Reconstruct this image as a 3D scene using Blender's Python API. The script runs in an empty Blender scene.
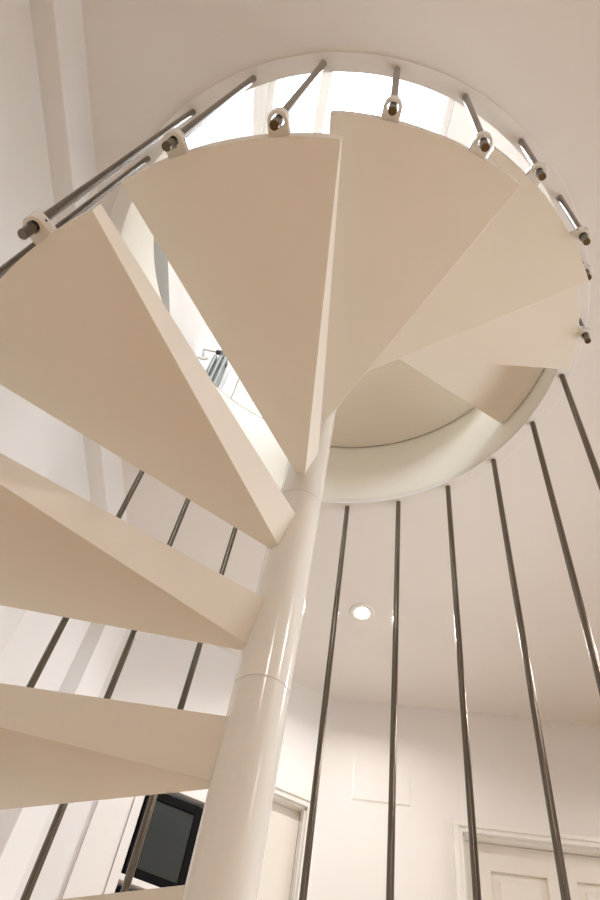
import bpy, bmesh, math, random
from mathutils import Vector, Matrix
random.seed(4)
S = bpy.context.scene
COL = S.collection
R = math.radians
PI = math.pi

# ------------------------------------------------------------------ materials
def new_mat(name):
    m = bpy.data.materials.new(name)
    m.use_nodes = True
    return m, m.node_tree, m.node_tree.nodes['Principled BSDF']

def paint(name, col, rough=0.5, bump=0.0, scale=60.0, var=0.03, spec=0.5):
    """painted surface: faint tonal mottling and a fine roller texture"""
    m, nt, b = new_mat(name)
    tc = nt.nodes.new('ShaderNodeTexCoord')
    nz = nt.nodes.new('ShaderNodeTexNoise')
    nz.inputs['Scale'].default_value = 3.0
    nz.inputs['Detail'].default_value = 4.0
    nt.links.new(tc.outputs['Object'], nz.inputs['Vector'])
    rp = nt.nodes.new('ShaderNodeValToRGB')
    c = col
    rp.color_ramp.elements[0].position = 0.3
    rp.color_ramp.elements[1].position = 0.7
    rp.color_ramp.elements[0].color = (c[0] * (1 - var), c[1] * (1 - var), c[2] * (1 - var), 1)
    rp.color_ramp.elements[1].color = (*c, 1)
    nt.links.new(nz.outputs['Fac'], rp.inputs['Fac'])
    nt.links.new(rp.outputs['Color'], b.inputs['Base Color'])
    b.inputs['Roughness'].default_value = rough
    b.inputs['Specular IOR Level'].default_value = spec
    if bump:
        n2 = nt.nodes.new('ShaderNodeTexNoise')
        n2.inputs['Scale'].default_value = scale
        nt.links.new(tc.outputs['Object'], n2.inputs['Vector'])
        bp = nt.nodes.new('ShaderNodeBump')
        bp.inputs['Strength'].default_value = bump
        bp.inputs['Distance'].default_value = 0.002
        nt.links.new(n2.outputs['Fac'], bp.inputs['Height'])
        nt.links.new(bp.outputs['Normal'], b.inputs['Normal'])
    return m

def metal(name, col, rough, scale=(60, 60, 3), var=0.25):
    m, nt, b = new_mat(name)
    tc = nt.nodes.new('ShaderNodeTexCoord')
    mp = nt.nodes.new('ShaderNodeMapping')
    mp.inputs['Scale'].default_value = scale
    nz = nt.nodes.new('ShaderNodeTexNoise')
    nz.inputs['Scale'].default_value = 6.0
    nz.inputs['Detail'].default_value = 5.0
    nt.links.new(tc.outputs['Object'], mp.inputs['Vector'])
    nt.links.new(mp.outputs['Vector'], nz.inputs['Vector'])
    mr = nt.nodes.new('ShaderNodeMapRange')
    mr.inputs['To Min'].default_value = rough * (1 - var)
    mr.inputs['To Max'].default_value = rough * (1 + var)
    nt.links.new(nz.outputs['Fac'], mr.inputs['Value'])
    nt.links.new(mr.outputs['Result'], b.inputs['Roughness'])
    b.inputs['Base Color'].default_value = (*col, 1)
    b.inputs['Metallic'].default_value = 1.0
    return m

def emit(name, col, strength):
    m, nt, b = new_mat(name)
    b.inputs['Base Color'].default_value = (*col, 1)
    b.inputs['Emission Color'].default_value = (*col, 1)
    b.inputs['Emission Strength'].default_value = strength
    return m

def wood_floor(name):
    m, nt, b = new_mat(name)
    tc = nt.nodes.new('ShaderNodeTexCoord')
    br = nt.nodes.new('ShaderNodeTexBrick')
    br.inputs['Scale'].default_value = 1.0
    br.inputs['Brick Width'].default_value = 1.2
    br.inputs['Row Height'].default_value = 0.14
    br.inputs['Mortar Size'].default_value = 0.002
    br.inputs['Color1'].default_value = (*FLOOR_A, 1)
    br.inputs['Color2'].default_value = (*FLOOR_B, 1)
    br.inputs['Mortar'].default_value = (0.10, 0.06, 0.03, 1)
    nt.links.new(tc.outputs['Object'], br.inputs['Vector'])
    wv = nt.nodes.new('ShaderNodeTexNoise')
    wv.inputs['Scale'].default_value = 5.0
    mp = nt.nodes.new('ShaderNodeMapping')
    mp.inputs['Scale'].default_value = (1, 14, 1)
    nt.links.new(tc.outputs['Object'], mp.inputs['Vector'])
    nt.links.new(mp.outputs['Vector'], wv.inputs['Vector'])
    mx = nt.nodes.new('ShaderNodeMix')
    mx.data_type = 'RGBA'
    mx.blend_type = 'MULTIPLY'
    mx.inputs['Factor'].default_value = 0.25
    nt.links.new(br.outputs['Color'], mx.inputs['A'])
    nt.links.new(wv.outputs['Color'], mx.inputs['B'])
    nt.links.new(mx.outputs['Result'], b.inputs['Base Color'])
    b.inputs['Roughness'].default_value = 0.4
    return m

def thin_glass(name):
    m = bpy.data.materials.new(name)
    m.use_nodes = True
    nt = m.node_tree
    nt.nodes.clear()
    o = nt.nodes.new('ShaderNodeOutputMaterial')
    t = nt.nodes.new('ShaderNodeBsdfTransparent')
    t.inputs['Color'].default_value = (0.95, 0.98, 0.97, 1)
    g = nt.nodes.new('ShaderNodeBsdfGlossy')
    g.inputs['Roughness'].default_value = 0.02
    f = nt.nodes.new('ShaderNodeFresnel')
    f.inputs['IOR'].default_value = 1.45
    x = nt.nodes.new('ShaderNodeMixShader')
    nt.links.new(f.outputs['Fac'], x.inputs['Fac'])
    nt.links.new(t.outputs['BSDF'], x.inputs[1])
    nt.links.new(g.outputs['BSDF'], x.inputs[2])
    nt.links.new(x.outputs['Shader'], o.inputs['Surface'])
    return m

FLOOR_A = (0.64, 0.405, 0.15)
FLOOR_B = (0.56, 0.345, 0.12)
M = dict(
    wall=paint('wall_paint', (0.82, 0.80, 0.785), 0.6, 0.08, 250),
    ceil=paint('ceiling_paint', (0.80, 0.765, 0.735), 0.7, 0.06, 250),
    steel_white=paint('cream_powder_coat', (0.785, 0.727, 0.642), 0.32, 0.05, 500, 0.02),
    column=paint('cream_gloss_paint', (0.81, 0.785, 0.735), 0.16, 0.02, 200, 0.02),
    trim=paint('trim_gloss', (0.80, 0.78, 0.74), 0.35, 0.0, 1, 0.02),
    door=paint('door_paint', (0.72, 0.68, 0.61), 0.4, 0.04, 200, 0.02),
    laminate=paint('white_laminate', (0.83, 0.80, 0.77), 0.4, 0.0, 1, 0.02),
    ward=paint('wardrobe_lacquer', (0.82, 0.81, 0.80), 0.45, 0.0, 1, 0.015),
    fascia=paint('upper_white_paint', (0.82, 0.785, 0.70), 0.6, 0.06, 250, 0.02),
    pole=metal('brushed_steel', (0.165, 0.141, 0.116), 0.22, (60, 60, 1), 0.08),
    chrome=metal('chrome', (0.62, 0.62, 0.60), 0.12),
    black=paint('black_plastic', (0.006, 0.006, 0.006), 0.6, 0, 1, 0.1, 0.06),
    screen=paint('screen_glass', (0.03, 0.036, 0.034), 0.2, 0, 1, 0.05),
    darkmetal=paint('dark_metal', (0.03, 0.032, 0.03), 0.35, 0, 1, 0.1),
    grey=paint('grey_paint', (0.30, 0.29, 0.26), 0.55, 0.05, 120, 0.15),
    frost=paint('frosted_glass', (0.25, 0.27, 0.25), 0.35, 0, 1, 0.25),
    glass=thin_glass('window_glass'),
    floor=wood_floor('oak_floor'),
    lamp=emit('lamp_lens', (1.0, 0.93, 0.82), 60.0),
)

# ------------------------------------------------------------------ mesh helpers
def link(name, bm, mats, parent=None, smooth=None, bevel=None, seg=2, recalc=True):
    if recalc:
        bmesh.ops.recalc_face_normals(bm, faces=bm.faces)
    me = bpy.data.meshes.new(name)
    bm.to_mesh(me)
    bm.free()
    if not isinstance(mats, (list, tuple)):
        mats = [mats]
    for m in mats:
        me.materials.append(m)
    o = bpy.data.objects.new(name, me)
    COL.objects.link(o)
    if parent:
        o.parent = parent
    if smooth is not None:
        for p in me.polygons:
            p.use_smooth = True
        try:
            me.set_sharp_from_angle(angle=R(smooth))
        except Exception:
            pass
    if bevel:
        b = o.modifiers.new('bevel', 'BEVEL')
        b.width = bevel
        b.segments = seg
        b.limit_method = 'ANGLE'
        b.angle_limit = R(50)
        b.harden_normals = False
    return o

def tag(o, label=None, cat=None, group=None, kind=None):
    if label: o['label'] = label
    if cat: o['category'] = cat
    if group: o['group'] = group
    if kind: o['kind'] = kind
    return o

def struct(name, bm, mat, parent=None, **k):
    o = link(name, bm, mat, parent, **k)
    if parent is None:
        o['kind'] = 'structure'
    return o

def empty(name, loc, rz=0.0):
    o = bpy.data.objects.new(name, None)
    COL.objects.link(o)
    o.empty_display_size = 0.05
    o.location = loc
    o.rotation_euler = (0, 0, rz)
    return o

def box(bm, x0, x1, y0, y1, z0, z1, mtx=None, mi=0):
    vs = [bm.verts.new((x, y, z)) for z in (z0, z1) for x, y in ((x0, y0), (x1, y0), (x1, y1), (x0, y1))]
    fs = [(3, 2, 1, 0), (4, 5, 6, 7), (0, 1, 5, 4), (1, 2, 6, 5), (2, 3, 7, 6), (3, 0, 4, 7)]
    for f in fs:
        fc = bm.faces.new([vs[i] for i in f])
        fc.material_index = mi
    if mtx is not None:
        for v in vs:
            v.co = mtx @ v.co
    return vs

def tube(bm, p0, p1, r, n=20, caps=True, mi=0, chamfer=0.0):
    p0 = Vector(p0); p1 = Vector(p1)
    d = (p1 - p0).normalized()
    a = d.orthogonal().normalized()
    b = d.cross(a)
    L = (p1 - p0).length
    st = [(0, r - chamfer), (chamfer, r), (L - chamfer, r), (L, r - chamfer)] if chamfer else [(0, r), (L, r)]
    rings = []
    for t, rr in st:
        rings.append([bm.verts.new(p0 + d * t + a * rr * math.cos(2 * PI * i / n) + b * rr * math.sin(2 * PI * i / n)) for i in range(n)])
    for q in range(len(rings) - 1):
        for i in range(n):
            f = bm.faces.new((rings[q][i], rings[q][(i + 1) % n], rings[q + 1][(i + 1) % n], rings[q + 1][i]))
            f.material_index = mi
    if caps:
        for rg in (rings[0][::-1], rings[-1]):
            f = bm.faces.new(rg); f.material_index = mi
    return rings

def lathe(bm, prof, n=64, closed=False, mi=0):
    """prof: list of (r, z)"""
    rings = []
    for r, z in prof:
        if r < 1e-6:
            rings.append([bm.verts.new((0, 0, z))])
        else:
            rings.append([bm.verts.new((r * math.cos(2 * PI * i / n), r * math.sin(2 * PI * i / n), z)) for i in range(n)])
    m = len(rings)
    for q in range(m if closed else m - 1):
        A, B = rings[q], rings[(q + 1) % m]
        for i in range(n):
            j = (i + 1) % n
            if len(A) == 1 and len(B) == 1:
                continue
            if len(A) == 1:
                f = bm.faces.new((A[0], B[j], B[i]))
            elif len(B) == 1:
                f = bm.faces.new((A[i], A[j], B[0]))
            else:
                f = bm.faces.new((A[i], A[j], B[j], B[i]))
            f.material_index = mi
    return rings

# ------------------------------------------------------------------ measures (camera height = 0)
FLOOR = -0.60
CEIL = 2.058
RING = 2.050            # underside of the ring under the stair opening
UP = 2.47               # upper floor level
UCEIL = 4.70
RO = 0.700              # opening radius
RP = 0.720              # baluster circle
STEP = 29.8167          # degrees per tread
PH = -102.9147          # bearing of the near baluster of tread 0
RISE = 0.2245
Z0 = 1.2807             # clip level of tread 0
RT = 0.697              # tread outer radius
RC = 0.0448             # column radius
FRONT, REAR = -24.0, 8.6

# ------------------------------------------------------------------ the spiral staircase
stair = empty('spiral_staircase', (0, 0, FLOOR))
tag(stair, 'white steel spiral staircase with wedge treads, thick central column and steel poles', 'staircase')
UPM = Matrix.Translation((0, 0, -FLOOR))     # world -> staircase coordinates

def world_child(o, parent_world_z=FLOOR):
    return o

bm = bmesh.new()
prof = [(0.0, 0.0), (RC + 0.055, 0.0), (RC + 0.055, 0.010), (RC + 0.05, 0.013), (RC, 0.013)]
for zs in (0.229, 0.692, 1.155, 1.618, 2.08):
    z = zs - FLOOR
    prof += [(RC, z - 0.0016), (RC - 0.0018, z - 0.0008), (RC - 0.0018, z + 0.0006), (RC, z + 0.0014)]
prof += [(RC, 2.44 - FLOOR), (0.0, 2.44 - FLOOR)]
lathe(bm, prof, 72)
link('central_column', bm, M['column'], stair, smooth=40)

def tread_bm():
    """wedge tray, deeper towards the hub; coordinates relative to the tread's clip level, x axis along its near clip"""
    bm = bmesh.new()
    def edge_pt(ang, off, r):
        d = Vector((math.cos(R(ang)), math.sin(R(ang))))
        n = Vector((-d.y, d.x))
        s = math.sqrt(max(r * r - off * off, 0))
        return d * s + n * off
    NR, NA = 14, 14
    top, bot = [], []
    for i in range(NR + 1):
        r = 0.030 + (RT - 0.030) * i / NR
        zt = 0.0205
        zb = -0.015 - 0.085 * (RT - r)
        rows = []
        for z, of, orr in ((zt, 0.012, 0.0235), (zb, 0.010, 0.003 + 0.0293 * r)):   # the rear face leans in a little towards the hub
            a_f = edge_pt(-25.2, of, r)
            a_r = edge_pt(6.7, orr, r)
            tf = math.atan2(a_f.y, a_f.x); tr = math.atan2(a_r.y, a_r.x)
            rows.append([bm.verts.new((r * math.cos(tf + (tr - tf) * k / NA), r * math.sin(tf + (tr - tf) * k / NA), z)) for k in range(NA + 1)])
        rt, rb = rows
        top.append(rt); bot.append(rb)
    for i in range(NR):
        for k in range(NA):
            bm.faces.new((top[i][k], top[i + 1][k], top[i + 1][k + 1], top[i][k + 1]))
            bm.faces.new((bot[i][k], bot[i][k + 1], bot[i + 1][k + 1], bot[i + 1][k]))
        bm.faces.new((top[i][0], bot[i][0], bot[i + 1][0], top[i + 1][0]))
        bm.faces.new((top[i][NA], top[i + 1][NA], bot[i + 1][NA], bot[i][NA]))
    for k in range(NA):
        bm.faces.new((top[0][k], top[0][k + 1], bot[0][k + 1], bot[0][k]))
        bm.faces.new((top[NR][k], bot[NR][k], bot[NR][k + 1], top[NR][k + 1]))
    return bm

def clip_bm():
    """U-shaped eyelet: hole centre at the origin, the tread lies towards -x"""
    bm = bmesh.new()
    n = 40
    ro, ri, z0, z1 = 0.0180, 0.0108, -0.006, 0.0185
    def outer(a):
        c, s = math.cos(a), math.sin(a)
        if c >= 0:
            return ro
        best = ro / max(abs(s), 1e-6)
        return min(best, 0.036 / max(-c, 1e-6))
    rings = []
    for z, f in ((z0, 0), (z0, 1), (z0 + 0.002, 2), (z1 - 0.002, 2), (z1, 1), (z1, 0)):
        rg = []
        for i in range(n):
            a = 2 * PI * i / n
            rr = ri if f == 0 else (outer(a) - (0.0015 if f == 1 else 0))
            rg.append(bm.verts.new((rr * math.cos(a), rr * math.sin(a), z)))
        rings.append(rg)
    for q in range(6):
        A, B = rings[q], rings[(q + 1) % 6]
        for i in range(n):
            bm.faces.new((A[i], A[(i + 1) % n], B[(i + 1) % n], B[i]))
    bmesh.ops.recalc_face_normals(bm, faces=bm.faces)
    # little dark set screw on each flank
    for s in (1, -1):
        tube(bm, (-0.004, s * (ro - 0.001), 0.007), (-0.004, s * (ro + 0.0004), 0.007), 0.0024, 10, mi=1)
    return bm

tread_proto = clip_proto = None
T_LOW, T_HIGH = -8, 4
NO_POLE = (-7, -6, -5, -4)      # none where the treads run along the wall
def pole_off(i, k):
    return -2.2 if 2 * i + round(2 * k) <= -8 else 0.0
def tread_ang(i):
    return PH + i * STEP
for i in range(T_LOW, T_HIGH + 1):
    if tread_proto is None:
        t = tread_proto = link('tread', tread_bm(), M['steel_white'], stair, smooth=35, bevel=0.0065, seg=3)
    else:
        t = tread_proto.copy(); COL.objects.link(t); t.parent = stair
    t.location = (0, 0, Z0 + i * RISE - FLOOR)
    t.rotation_euler = (0, 0, R(tread_ang(i)))
    for k in (-0.5, 0.0):
        if i == T_HIGH or 2 * i + round(2 * k) in NO_POLE:
            continue
        if clip_proto is None:
            c = clip_proto = link('eyelet', clip_bm(), [M['column'], M['black']], t, smooth=35)
        else:
            c = clip_proto.copy(); COL.objects.link(c); c.parent = t
        a = R(k * STEP + pole_off(i, k))
        c.location = (RP * math.cos(a), RP * math.sin(a), 0)
        c.rotation_euler = (0, 0, a)
# balusters: two to a tread, each running from its eyelet to the ring below the opening
for i in range(T_LOW, T_HIGH):
    for k in (-0.5, 0.0):
        if 2 * i + round(2 * k) in NO_POLE:
            continue
        a = R(tread_ang(i) + k * STEP + pole_off(i, k))
        zb = max(Z0 + i * RISE - 0.043, FLOOR + 0.004)
        bm = bmesh.new()
        tube(bm, (RP * math.cos(a), RP * math.sin(a), zb - FLOOR), (RP * math.cos(a), RP * math.sin(a), RING + 0.004 - FLOOR), 0.0085, 24, chamfer=0.0012)
        link('baluster', bm, M['pole'], stair, smooth=40)['label'] = 'brushed dark steel pole'
# ring round the opening that takes the pole ends
bm = bmesh.new()
lathe(bm, [(RO, RING - FLOOR), (0.7435, RING - FLOOR), (0.745, RING + 0.0015 - FLOOR), (0.745, RING + 0.02 - FLOOR), (RO, RING + 0.02 - FLOOR)], 160, closed=True)
link('top_ring', bm, M['ceil'], stair, smooth=30)
# landing plate at the top
bm = bmesh.new()
N = 40
a0, a1 = R(26.0), R(97.0)
z0, z1 = 2.405 - FLOOR, UP - FLOOR
rows = []
for z in (z0, z1):
    for r in (0.03, 0.6945):
        rows.append([bm.verts.new((r * math.cos(a0 + (a1 - a0) * q / N), r * math.sin(a0 + (a1 - a0) * q / N), z)) for q in range(N + 1)])
b0, b1, t0, t1 = rows
for q in range(N):
    bm.faces.new((b0[q], b0[q + 1], b1[q + 1], b1[q])); bm.faces.new((t0[q], t1[q], t1[q + 1], t0[q + 1]))
    bm.faces.new((b1[q], b1[q + 1], t1[q + 1], t1[q])); bm.faces.new((b0[q], t0[q], t0[q + 1], b0[q + 1]))
bm.faces.new((b0[0], b1[0], t1[0], t0[0])); bm.faces.new((b0[N], t0[N], t1[N], b1[N]))
link('landing_plate', bm, M['steel_white'], stair, smooth=35, bevel=0.003)

# ------------------------------------------------------------------ slab with its round opening
RX0, RX1, RY0, RY1 = -2.2, 2.6, -2.3, 2.6
def holed(bm, z, r, x0, x1, y0, y1, n=160):
    angs = [2 * PI * i / n for i in range(n)]
    for cx, cy in ((x0, y0), (x1, y0), (x1, y1), (x0, y1)):
        angs.append(math.atan2(cy, cx) % (2 * PI))
    angs = sorted(set(round(a, 6) for a in angs))
    ci, co = [], []
    for a in angs:
        c, s = math.cos(a), math.sin(a)
        t = min((x1 / c if c > 1e-9 else (x0 / c if c < -1e-9 else 1e9)), (y1 / s if s > 1e-9 else (y0 / s if s < -1e-9 else 1e9)))
        ci.append(bm.verts.new((r * c, r * s, z))); co.append(bm.verts.new((t * c, t * s, z)))
    m = len(angs)
    for i in range(m):
        bm.faces.new((ci[i], co[i], co[(i + 1) % m], ci[(i + 1) % m]))

bm = bmesh.new(); holed(bm, CEIL, RO + 0.01, RX0, RX1, RY0, RY1)
struct('ceiling', bm, M['ceil'])
bm = bmesh.new(); holed(bm, UP, RO, RX0, RX1, RY0, RY1)
struct('floor_upper', bm, M['floor'])
bm = bmesh.new()
lathe(bm, [(RO, RING + 0.015), (RO, UP - 0.004), (RO + 0.004, UP), (RO + 0.03, UP), (RO + 0.03, RING + 0.015)], 160, closed=True)
struct('trim_1', bm, M['fascia'], smooth=30)      # round lining of the stairwell
bm = bmesh.new(); box(bm, RX0, RX1, RY0, RY1, FLOOR - 0.06, FLOOR)
struct('floor', bm, M['floor'])

# ------------------------------------------------------------------ lower room walls
def wall_matrix(p, ang):
    """local x along the wall, local +y away from the room, origin at plan point p"""
    return Matrix.Translation((p[0], p[1], 0)) @ Matrix.Rotation(R(ang), 4, 'Z')
K = (0.311, 1.813)                       # corner between the two back walls
ANG_A, ANG_B = 19.0, -9.2
MB_ = wall_matrix(K, ANG_B)
MA_ = wall_matrix(K, ANG_A)              # wall A runs towards local -x
cA = math.cos(R(ANG_A))
def sA(x): return (x - K[0]) / cA        # world x on wall A -> local x
LEFT_ANG = 85.2
ML_ = wall_matrix((-0.732, 0), LEFT_ANG) # local x runs towards the back, local +y away from the room
# left wall meets wall A where:
import math as _m
dl = Vector((math.cos(R(LEFT_ANG)), math.sin(R(LEFT_ANG)))); da = Vector((math.cos(R(ANG_A)), math.sin(R(ANG_A))))
w = Vector((K[0] + 0.732, K[1]))
den = dl.x * da.y - dl.y * da.x
sl = (w.x * da.y - w.y * da.x) / den     # distance along the left wall
sa = (w.x * dl.y - w.y * dl.x) / den     # distance along wall A
LA = -sa
print('left wall corner', sl, sa)

# left wall: pier, header and thin end pier round a shallow wardrobe recess
HEAD = 1.887; JAMB = 1.262; DEP = 0.058
bm = bmesh.new()
box(bm, -2.4, sl + 0.1, 0, DEP + 0.06, HEAD, CEIL + 0.3, ML_)
box(bm, JAMB, sl + 0.1, 0, DEP + 0.06, FLOOR, HEAD, ML_)
box(bm, -2.4, -1.75, 0, DEP + 0.06, FLOOR, HEAD, ML_)
struct('wall_left', bm, M['wall'], bevel=0.003)
# three wardrobe doors inside the recess
seams = [-1.75, -0.95, 0.76, JAMB]
for q in range(3):
    bm = bmesh.new()
    box(bm, seams[q] + (0.0004 if q else 0), seams[q + 1] - (0.0004 if q < 2 else 0), DEP, DEP + 0.03, FLOOR + 0.004, HEAD, ML_)
    struct('door_%d' % (q + 3), bm, M['ward'], bevel=0.002)

# back left wall with a narrow door and a built-in unit
uL, uR = sA(-0.478), sA(-0.092)
dL, dR = sA(-0.035), sA(0.268)
DT = 1.522
bm = bmesh.new()
box(bm, sa - 0.06, uL, 0, 0.10, FLOOR, 1.40, MA_)
box(bm, uR, dL, 0, 0.10, FLOOR, 1.40, MA_)
box(bm, sa - 0.06, uR, 0, 0.10, 1.40, CEIL + 0.3, MA_)
box(bm, uR, dL, 0, 0.10, 1.40, CEIL + 0.3, MA_)
box(bm, dL, dR, 0, 0.10, DT, CEIL + 0.3, MA_)
box(bm, dR, 0.05, 0, 0.10, FLOOR, CEIL + 0.3, MA_)
struct('wall_back_left', bm, M['wall'])

def door(name, mtx, x0, x1, top, cas, panels, recess=0.035, base=None):
    base = FLOOR if base is None else base
    root = bpy.data.objects.new(name, None); COL.objects.link(root)
    root.empty_display_size = 0.1
    root.matrix_world = mtx @ Matrix.Translation(((x0 + x1) / 2, 0, base))
    root['kind'] = 'structure'
    w_ = (x1 - x0) / 2
    h_ = top - base
    bm = bmesh.new()      # casing with a stepped profile
    for a, b_, d in ((-w_ - cas, -w_ + 0.004, 1), (w_ - 0.004, w_ + cas, 1)):
        box(bm, a, b_, -0.014, 0.0, 0, h_ + cas)
        box(bm, a + (0.0 if a < 0 else cas * 0.45), b_ - (cas * 0.45 if a < 0 else 0.0), -0.02, -0.012, 0, h_ + cas)
    box(bm, -w_ - cas, w_ + cas, -0.0145, 0.0, h_ - 0.004, h_ + cas)
    box(bm, -w_ - cas, w_ + cas, -0.0215, -0.012, h_ + cas * 0.45, h_ + cas + 0.001)
    link('casing', bm, M['trim'], root, bevel=0.002)
    bm = bmesh.new()      # jamb lining
    box(bm, -w_, -w_ + 0.012, 0, 0.1, 0, h_); box(bm, w_ - 0.012, w_, 0, 0.1, 0, h_); box(bm, -w_, w_, 0, 0.1, h_ - 0.012, h_)
    link('jamb', bm, M['trim'], root)
    bm = bmesh.new()      # leaf: stiles, rails, raised fields
    y0 = recess
    lx0, lx1, lz0, lz1 = -w_ + 0.014, w_ - 0.014, 0.006, h_ - 0.014
    if not panels:
        box(bm, lx0, lx1, y0, y0 + 0.035, lz0, lz1)
    else:
        xs, zs = panels
        box(bm, lx0, lx1, y0 + 0.010, y0 + 0.035, lz0, lz1)
        ex = [lx0] + [v for p in xs for v in p] + [lx1]
        for q in range(0, len(ex), 2):
            box(bm, ex[q], ex[q + 1], y0, y0 + 0.02, lz0, lz1)
        ez = [lz0] + [v for p in zs for v in p] + [lz1]
        for q in range(0, len(ez), 2):
            box(bm, lx0 + 0.001, lx1 - 0.001, y0 + 0.0003, y0 + 0.02, ez[q], ez[q + 1])
        for a, b_ in xs:
            for c, d in zs:
                vs = box(bm, a + 0.018, b_ - 0.018, y0 + 0.004, y0 + 0.02, c + 0.018, d - 0.018)
                for v in vs:
                    if abs(v.co.y - (y0 + 0.004)) < 1e-5:
                        v.co.x += 0.014 if v.co.x < (a + b_) / 2 else -0.014
                        v.co.z += 0.014 if v.co.z < (c + d) / 2 else -0.014
    leaf = link('leaf', bm, M['door'], root, bevel=0.0025)
    bm = bmesh.new()      # lever handle
    hx = w_ - 0.07
    tube(bm, (hx, y0 + 0.004, 1.02), (hx, y0 - 0.008, 1.02), 0.024, 20)
    tube(bm, (hx, y0, 1.02), (hx, y0 - 0.045, 1.02), 0.008, 12)
    tube(bm, (hx + 0.008, y0 - 0.042, 1.02), (hx - 0.11, y0 - 0.042, 1.02), 0.0075, 12)
    link('handle', bm, M['chrome'], leaf, smooth=40)
    return root

door('door_1', MA_, dL, dR, DT, 0.036, None, 0.03)

# back right wall with the panelled door
bL, bR, BT = 0.556, 1.30, 1.512
bm = bmesh.new()
box(bm, -0.02, bL, 0, 0.10, FLOOR, CEIL + 0.3, MB_)
box(bm, bL, bR, 0, 0.10, BT, CEIL + 0.3, MB_)
box(bm, bR, 2.6, 0, 0.10, FLOOR, CEIL + 0.3, MB_)
struct('wall_back_right', bm, M['wall'])
mid = (bL + bR) / 2
px = [(0.664 - mid, 0.868 - mid), (0.974 - mid, 1.178 - mid)]
pz = [(0.24, 0.86), (1.0, 1.62), (1.74, 1.998)]
door('door_2', MB_, bL, bR, BT, 0.030, (px, pz))
# flush hatch in the wall between the corner and the door
hx0, hx1 = (0.441 - K[0]) / math.cos(R(9.2)), (0.668 - K[0]) / math.cos(R(9.2))
hatch = bpy.data.objects.new('access_panel', None); COL.objects.link(hatch)
hatch.matrix_world = MB_ @ Matrix.Translation(((hx0 + hx1) / 2, 0, 1.592))
tag(hatch, 'small flush white access hatch high on the wall beside the panelled door', 'hatch')
bm = bmesh.new(); wv = (hx1 - hx0) / 2
box(bm, -wv, wv, -0.004, 0.0, 0, 0.17)
link('cover', bm, M['wall'], hatch, bevel=0.001)
bm = bmesh.new()
box(bm, -wv - 0.004, wv + 0.004, -0.0018, 0.0, -0.004, 0.174)
link('frame', bm, M['trim'], hatch)

# other lower walls (behind and beside the camera)
WX = RX1 - 0.02
WY0, WY1, WZ0, WZ1 = -0.7, 1.3, 0.2, 1.15
bm = bmesh.new()
box(bm, WX, WX + 0.12, RY0, WY0, FLOOR, CEIL); box(bm, WX, WX + 0.12, WY1, RY1, FLOOR, CEIL)
box(bm, WX, WX + 0.12, WY0, WY1, FLOOR, WZ0); box(bm, WX, WX + 0.12, WY0, WY1, WZ1, CEIL)
struct('wall_right', bm, M['wall'])
bm = bmesh.new(); box(bm, RX0, RX1, RY0 - 0.1, RY0 + 0.02, FLOOR, CEIL); struct('wall_front', bm, M['wall'])

# ------------------------------------------------------------------ built-in unit with a screen
unit = bpy.data.objects.new('wall_unit', None); COL.objects.link(unit)
unit.matrix_world = MA_ @ Matrix.Translation(((uL + uR) / 2, 0, FLOOR))
tag(unit, 'white built-in cupboard framing a black screen, behind the lower treads', 'cupboard')
cx = (uL + uR) / 2
def ux(x): return sA(x) - cx
L_, R_ = uL - cx + 0.001, uR - cx - 0.001
zb = lambda z: z - FLOOR
DP = 0.30
bm = bmesh.new()
box(bm, L_, ux(-0.3668), -0.012, DP, 0.0, zb(1.398)); link('side_panel', bm, M['laminate'], unit, bevel=0.0015)
bm = bmesh.new()
box(bm, ux(-0.366), ux(-0.336), -0.018, DP, 0.0, zb(1.398)); link('side_panel', bm, M['laminate'], unit, bevel=0.0015)
bm = bmesh.new()
box(bm, ux(-0.112), R_, -0.018, DP, 0.0, zb(1.398)); link('side_panel', bm, M['laminate'], unit, bevel=0.0015)
bm = bmesh.new()
box(bm, ux(-0.336), ux(-0.112), -0.016, DP, zb(1.378), zb(1.398)); link('top_panel', bm, M['laminate'], unit, bevel=0.0015)
for z in (1.040, 0.740):
    bm = bmesh.new()
    box(bm, ux(-0.336), ux(-0.112), -0.016, DP, zb(z), zb(z + 0.02)); link('shelf', bm, M['laminate'], unit, bevel=0.0015)
bm = bmesh.new()
box(bm, ux(-0.336), ux(-0.112), DP - 0.012, DP, 0, zb(1.378)); link('back_panel', bm, M['laminate'], unit)
bm = bmesh.new()
box(bm, ux(-0.334), ux(-0.114), -0.014, 0.004, 0.06, zb(0.738)); cd = link('cupboard_door', bm, M['laminate'], unit, bevel=0.0015)
bm = bmesh.new()
tube(bm, (ux(-0.15), -0.02, 0.9), (ux(-0.15), -0.02, 1.1), 0.004, 10); link('handle', bm, M['chrome'], cd, smooth=40)

tv = bpy.data.objects.new('screen', None); COL.objects.link(tv)
tv.matrix_world = MA_ @ Matrix.Translation(((sA(-0.328) + sA(-0.120)) / 2, -0.012, 1.060))
tag(tv, 'black television screen with thick glossy bezel standing in the white cupboard', 'television')
hw = (sA(-0.120) - sA(-0.328)) / 2; hh = 0.298
bm = bmesh.new()
bz = 0.032
box(bm, -hw, -hw + bz, 0, 0.03, 0.0, hh); box(bm, hw - bz, hw, 0, 0.03, 0.0, hh)
box(bm, -hw + bz, hw - bz, 0, 0.03, 0.0, bz); box(bm, -hw + bz, hw - bz, 0, 0.03, hh - bz, hh)
link('bezel', bm, M['black'], tv, bevel=0.002)
bm = bmesh.new(); box(bm, -hw + bz, hw - bz, 0.005, 0.02, bz, hh - bz); link('display', bm, M['screen'], tv)
bm = bmesh.new(); box(bm, -hw + 0.02, hw - 0.02, 0.03, 0.06, 0.02, hh - 0.02); link('rear_housing', bm, M['black'], tv, bevel=0.004)
rec = bpy.data.objects.new('media_box', None); COL.objects.link(rec)
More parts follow.
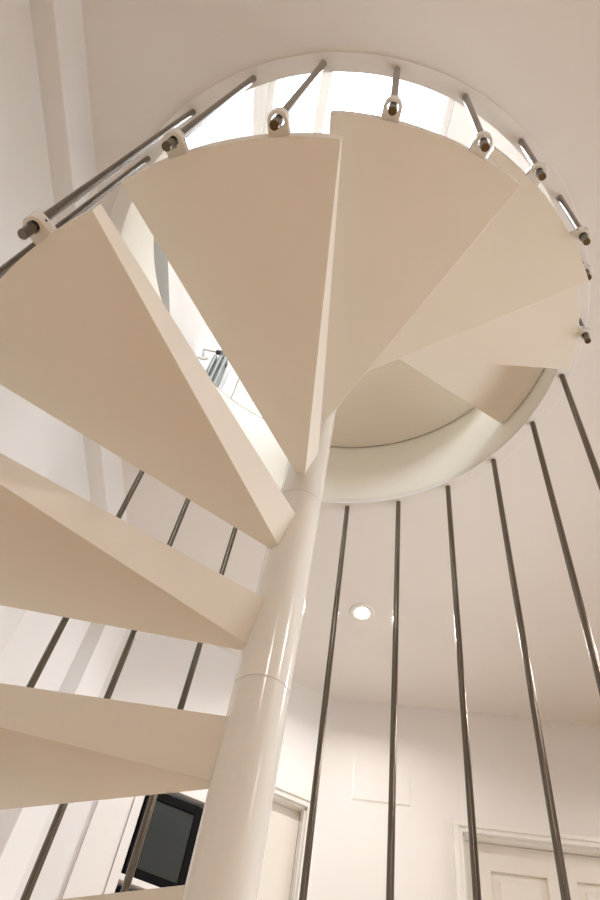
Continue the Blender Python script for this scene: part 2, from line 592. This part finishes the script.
rec.matrix_world = MA_ @ Matrix.Translation(((sA(-0.328) + sA(-0.120)) / 2, 0.0, 0.760))
tag(rec, 'black box on the cupboard shelf below the screen', 'media player')
bm = bmesh.new(); box(bm, -hw, hw, 0.0, 0.2, 0.0, 0.27); link('housing', bm, M['black'], rec, bevel=0.004)
bm = bmesh.new(); box(bm, -hw + 0.02, hw - 0.02, -0.003, 0.0, 0.03, 0.24); link('front_panel', bm, M['screen'], rec, bevel=0.001)

# ------------------------------------------------------------------ recessed downlights
DOWN = [(0.339, 1.229), (1.75, 0.55), (1.35, -0.85), (0.15, -1.75), (2.0, -1.9)]
DLAB = ['round white recessed ceiling downlight shining between the steel poles',
        'round white recessed downlight in the ceiling towards the right wall',
        'round white recessed downlight in the ceiling right of the stair opening',
        'round white recessed downlight in the ceiling in front of the stair opening',
        'round white recessed downlight in the far front right ceiling corner']
POWER = [5.5, 10.0, 4.5, 4.5, 4.0]
for q, (x, y) in enumerate(DOWN):
    r = empty('downlight', (x, y, CEIL))
    tag(r, DLAB[q], 'ceiling light', 'recessed downlights')
    bm = bmesh.new()
    lathe(bm, [(0.030, 0.004), (0.033, -0.005), (0.049, -0.005), (0.052, -0.001), (0.052, 0.0), (0.034, 0.012)], 40, closed=True)
    link('trim_ring', bm, M['trim'], r, smooth=40)
    bm = bmesh.new()
    lathe(bm, [(0.0, -0.001), (0.026, -0.0005), (0.0305, 0.001), (0.0305, 0.004), (0.0, 0.004)], 32)
    link('lens', bm, M['lamp'], r, smooth=40)
    li = bpy.data.lights.new('downlight_beam', 'AREA')
    li.shape = 'DISK'; li.size = 0.055; li.energy = POWER[q]
    li.spread = R(150)
    li.color = (1.0, 0.95, 0.91)
    lo = bpy.data.objects.new('downlight_beam', li); COL.objects.link(lo)
    lo.location = (x, y, CEIL - 0.006)

# ------------------------------------------------------------------ upper floor room
UX0, UX1, UY0, UY1 = -1.1, 2.2, -2.0, 0.835
kf = (UY1 + 0.9554) / (1.2 + 0.9554)
UD0, UD1, UDT = -0.515 * kf, 0.33, UP + 2.02
bm = bmesh.new()
box(bm, -0.80, UD0, UY1, UY1 + 0.1, UP, UCEIL + 0.1); box(bm, UD1, UX1, UY1, UY1 + 0.1, UP, UCEIL + 0.1)
box(bm, UD0, UD1, UY1, UY1 + 0.1, UDT, UCEIL + 0.1)
struct('wall_upper_back', bm, M['wall'])
door('door_6', Matrix.Translation((0, UY1, 0)), UD0, UD1, UDT, 0.035, ([(-0.27, -0.06), (0.06, 0.27)], [(0.22, 0.85), (1.0, 1.8)]), 0.02, UP)
bm = bmesh.new(); box(bm, -2.05, 0.90, 0, 0.1, UP, UCEIL + 0.1, ML_); struct('wall_upper_left', bm, M['wall'])
# grey stone skirting along the upper left wall, jointed
bm = bmesh.new()
for q0, q1 in ((-2.0, -1.2), (-1.199, -0.46), (-0.459, 0.286), (0.2875, 0.835)):
    box(bm, q0, q1, -0.010, 0.0, UP + 0.001, 2.707, ML_)
struct('baseboard_left', bm, M['grey'], bevel=0.001)
bm = bmesh.new(); box(bm, UX1, UX1 + 0.1, UY0, UY1, UP, UCEIL + 0.1); struct('wall_upper_right', bm, M['wall'])
bm = bmesh.new()     # front wall with the opening for the added window
box(bm, UX0, UX1, UY0 - 0.1, UY0, UP, UP + 0.7); box(bm, UX0, UX1, UY0 - 0.1, UY0, UP + 2.0, UCEIL + 0.1)
box(bm, UX0, -0.8, UY0 - 0.1, UY0, UP + 0.7, UP + 2.0); box(bm, 1.8, UX1, UY0 - 0.1, UY0, UP + 0.7, UP + 2.0)
struct('wall_upper_front', bm, M['wall'])
def window(name, x0, x1, y0, y1, z0, z1, horiz, bars):
    root = bpy.data.objects.new(name, None); COL.objects.link(root)
    root.location = ((x0 + x1) / 2, (y0 + y1) / 2, z0); root['kind'] = 'structure'
    ox, oy, oz = root.location
    def b_(bm, a, b2, c, d, e, f): box(bm, a - ox, b2 - ox, c - oy, d - oy, e - oz, f - oz)
    t = 0.04
    bm = bmesh.new()
    if horiz:
        b_(bm, x0, x0 + t, y0, y1, z0, z1); b_(bm, x1 - t, x1, y0, y1, z0, z1)
        b_(bm, x0 + t, x1 - t, y0, y0 + t, z0, z1); b_(bm, x0 + t, x1 - t, y1 - t, y1, z0, z1)
        for c, wd in bars: b_(bm, c - wd / 2, c + wd / 2, y0 + t, y1 - t, z0, z1)
    else:
        b_(bm, x0, x0 + t, y0, y1, z0, z1); b_(bm, x1 - t, x1, y0, y1, z0, z1)
        b_(bm, x0 + t, x1 - t, y0, y1, z0, z0 + t); b_(bm, x0 + t, x1 - t, y0, y1, z1 - t, z1)
        for c, wd in bars: b_(bm, c - wd / 2, c + wd / 2, y0, y1, z0 + t, z1 - t)
    link('window_frame', bm, M['trim'], root, bevel=0.002)
    bm = bmesh.new()
    if horiz:
        b_(bm, x0 + t, x1 - t, y0 + t, y1 - t, z1 - 0.012, z1 - 0.006)
    else:
        b_(bm, x0 + t, x1 - t, (y0 + y1) / 2 - 0.003, (y0 + y1) / 2 + 0.003, z0 + t, z1 - t)
    link('pane', bm, M['glass'], root)
    return root
window('added_fill_window', -0.8, 1.8, UY0 - 0.08, UY0 - 0.02, UP + 0.7, UP + 2.0, False, [(-0.2, 0.05), (0.8, 0.05)])  # unseen window, added to brighten the upstairs room
w3 = window('window_3', -(WY1 - WY0) / 2, (WY1 - WY0) / 2, 0.03, 0.09, 0, WZ1 - WZ0, False, [(0, 0.05)])  # unseen window; place and width set to light the treads and rear ceiling
w3.matrix_world = Matrix.Translation((WX + 0.06, (WY0 + WY1) / 2, WZ0)) @ Matrix.Rotation(R(-90), 4, 'Z')
SX0, SX1, SY0, SY1 = -0.68, 0.43, -0.95, 0.25
bm = bmesh.new()
box(bm, UX0, SX0, UY0, UY1, UCEIL, UCEIL + 0.12); box(bm, SX1, UX1, UY0, UY1, UCEIL, UCEIL + 0.12)
box(bm, SX0, SX1, UY0, SY0, UCEIL, UCEIL + 0.12); box(bm, SX0, SX1, SY1, UY1, UCEIL, UCEIL + 0.12)
struct('ceiling_upper', bm, M['ceil'])
window('window_1', SX0, SX1, SY0, SY1, UCEIL + 0.06, UCEIL + 0.12, True, [(-0.345, 0.06)])
# small column radiator with its valve, on the upper back wall
def kz(z): return z * kf
rx0, rx1 = -0.672 * kf, -0.578 * kf
rz1 = kz(3.718) - UP
rad = empty('radiator', ((rx0 + rx1) / 2, UY1, UP))
tag(rad, 'grey ribbed radiator with dark valve upstairs, seen through the gap between two treads', 'radiator')
hwr = (rx1 - rx0) / 2
for q in range(3):
    bm = bmesh.new()
    xc = -hwr + (q + 0.5) * 2 * hwr / 3
    for y in (-0.072, -0.032):
        tube(bm, (xc, y, 0.10), (xc, y, rz1 - 0.012), 0.0105, 14, chamfer=0.004)
    box(bm, xc - 0.009, xc + 0.009, -0.080, -0.024, rz1 - 0.02, rz1 - 0.004); box(bm, xc - 0.009, xc + 0.009, -0.080, -0.024, 0.09, 0.106)
    link('column', bm, M['frost'], rad, bevel=0.003)
for z in (rz1 - 0.03, 0.13):
    bm = bmesh.new(); tube(bm, (-hwr, -0.052, z), (hwr, -0.052, z), 0.014, 14); link('header', bm, M['frost'], rad, smooth=40)
for x in (-hwr * 0.7, hwr * 0.7):
    bm = bmesh.new(); tube(bm, (x, -0.03, 0.2), (x, 0, 0.2), 0.006, 10); link('bracket', bm, M['chrome'], rad, smooth=40)
    bm = bmesh.new(); tube(bm, (x, -0.052, 0.0), (x, -0.052, 0.13), 0.008, 10); link('foot', bm, M['chrome'], rad, smooth=40)
vz = kz(3.815) - UP
fx = -0.752 * kf - (rx0 + rx1) / 2; vx = -0.632 * kf - (rx0 + rx1) / 2
bm = bmesh.new(); tube(bm, (fx, 0, vz), (fx, -0.010, vz), 0.026, 24, chamfer=0.003); link('wall_rosette', bm, M['trim'], rad, smooth=40)
bm = bmesh.new(); tube(bm, (fx, -0.008, vz), (fx, -0.045, vz), 0.0065, 12); tube(bm, (fx - 0.004, -0.045, vz), (vx, -0.045, vz), 0.0065, 12); link('pipe', bm, M['chrome'], rad, smooth=40)
bm = bmesh.new()
tube(bm, (vx - 0.035, -0.045, vz), (vx + 0.010, -0.045, vz), 0.013, 16, chamfer=0.003)
tube(bm, (vx + 0.002, -0.045, vz + 0.012), (vx + 0.006, -0.048, rz1 + 0.012), 0.016, 16, chamfer=0.004)
tube(bm, (vx + 0.006, -0.048, rz1 + 0.014), (vx + 0.006, -0.05, rz1 - 0.03), 0.010, 12)
link('valve', bm, M['darkmetal'], rad, smooth=40)

# ------------------------------------------------------------------ daylight and camera
wd = bpy.data.worlds.new('World'); S.world = wd; wd.use_nodes = True
bg = wd.node_tree.nodes['Background']
bg.inputs['Color'].default_value = (0.905, 0.91, 1.0, 1)
bg.inputs['Strength'].default_value = 11.0
for loc, rot, sx, sy in (((( SX0 + SX1) / 2, (SY0 + SY1) / 2, UCEIL + 0.14), (0, 0, 0), SX1 - SX0, SY1 - SY0),
                         ((0.5, UY0 - 0.12, UP + 1.35), (R(90), 0, 0), 2.6, 1.3),
                         ((WX + 0.14, (WY0 + WY1) / 2, (WZ0 + WZ1) / 2), (R(90), 0, R(90)), WY1 - WY0, WZ1 - WZ0)):
    li = bpy.data.lights.new('daylight_portal', 'AREA'); li.shape = 'RECTANGLE'; li.size = sx; li.size_y = sy
    li.cycles.is_portal = True
    lo = bpy.data.objects.new('daylight_portal', li); COL.objects.link(lo); lo.location = loc; lo.rotation_euler = rot

cam = bpy.data.cameras.new('camera')
co = bpy.data.objects.new('camera', cam); COL.objects.link(co)
rv = Vector((0.98010202, -0.15396358, 0.12528064)); uv = Vector((-0.19800014, -0.80284224, 0.56235246)); fv = Vector((-0.01399879, 0.57596836, 0.81735211))
mw = Matrix.Identity(4)
for r in range(3):
    mw[r][0], mw[r][1], mw[r][2] = rv[r], uv[r], -fv[r]
mw[0][3], mw[1][3], mw[2][3] = 0.0, -0.95537, 0.0
co.matrix_world = mw
cam.sensor_fit = 'AUTO'; cam.sensor_width = 36.0
cam.lens = 718.17 / 900 * 36.0
cam.clip_start = 0.01
S.camera = co
S.view_settings.view_transform = 'Standard'
S.view_settings.look = 'None'
S.view_settings.exposure = 0.05
S.view_settings.gamma = 1.0
S.view_settings.use_curve_mapping = False
S.cycles.max_bounces = 10
S.cycles.diffuse_bounces = 8
S.cycles.use_denoising = True
S.cycles.sample_clamp_indirect = 4.0
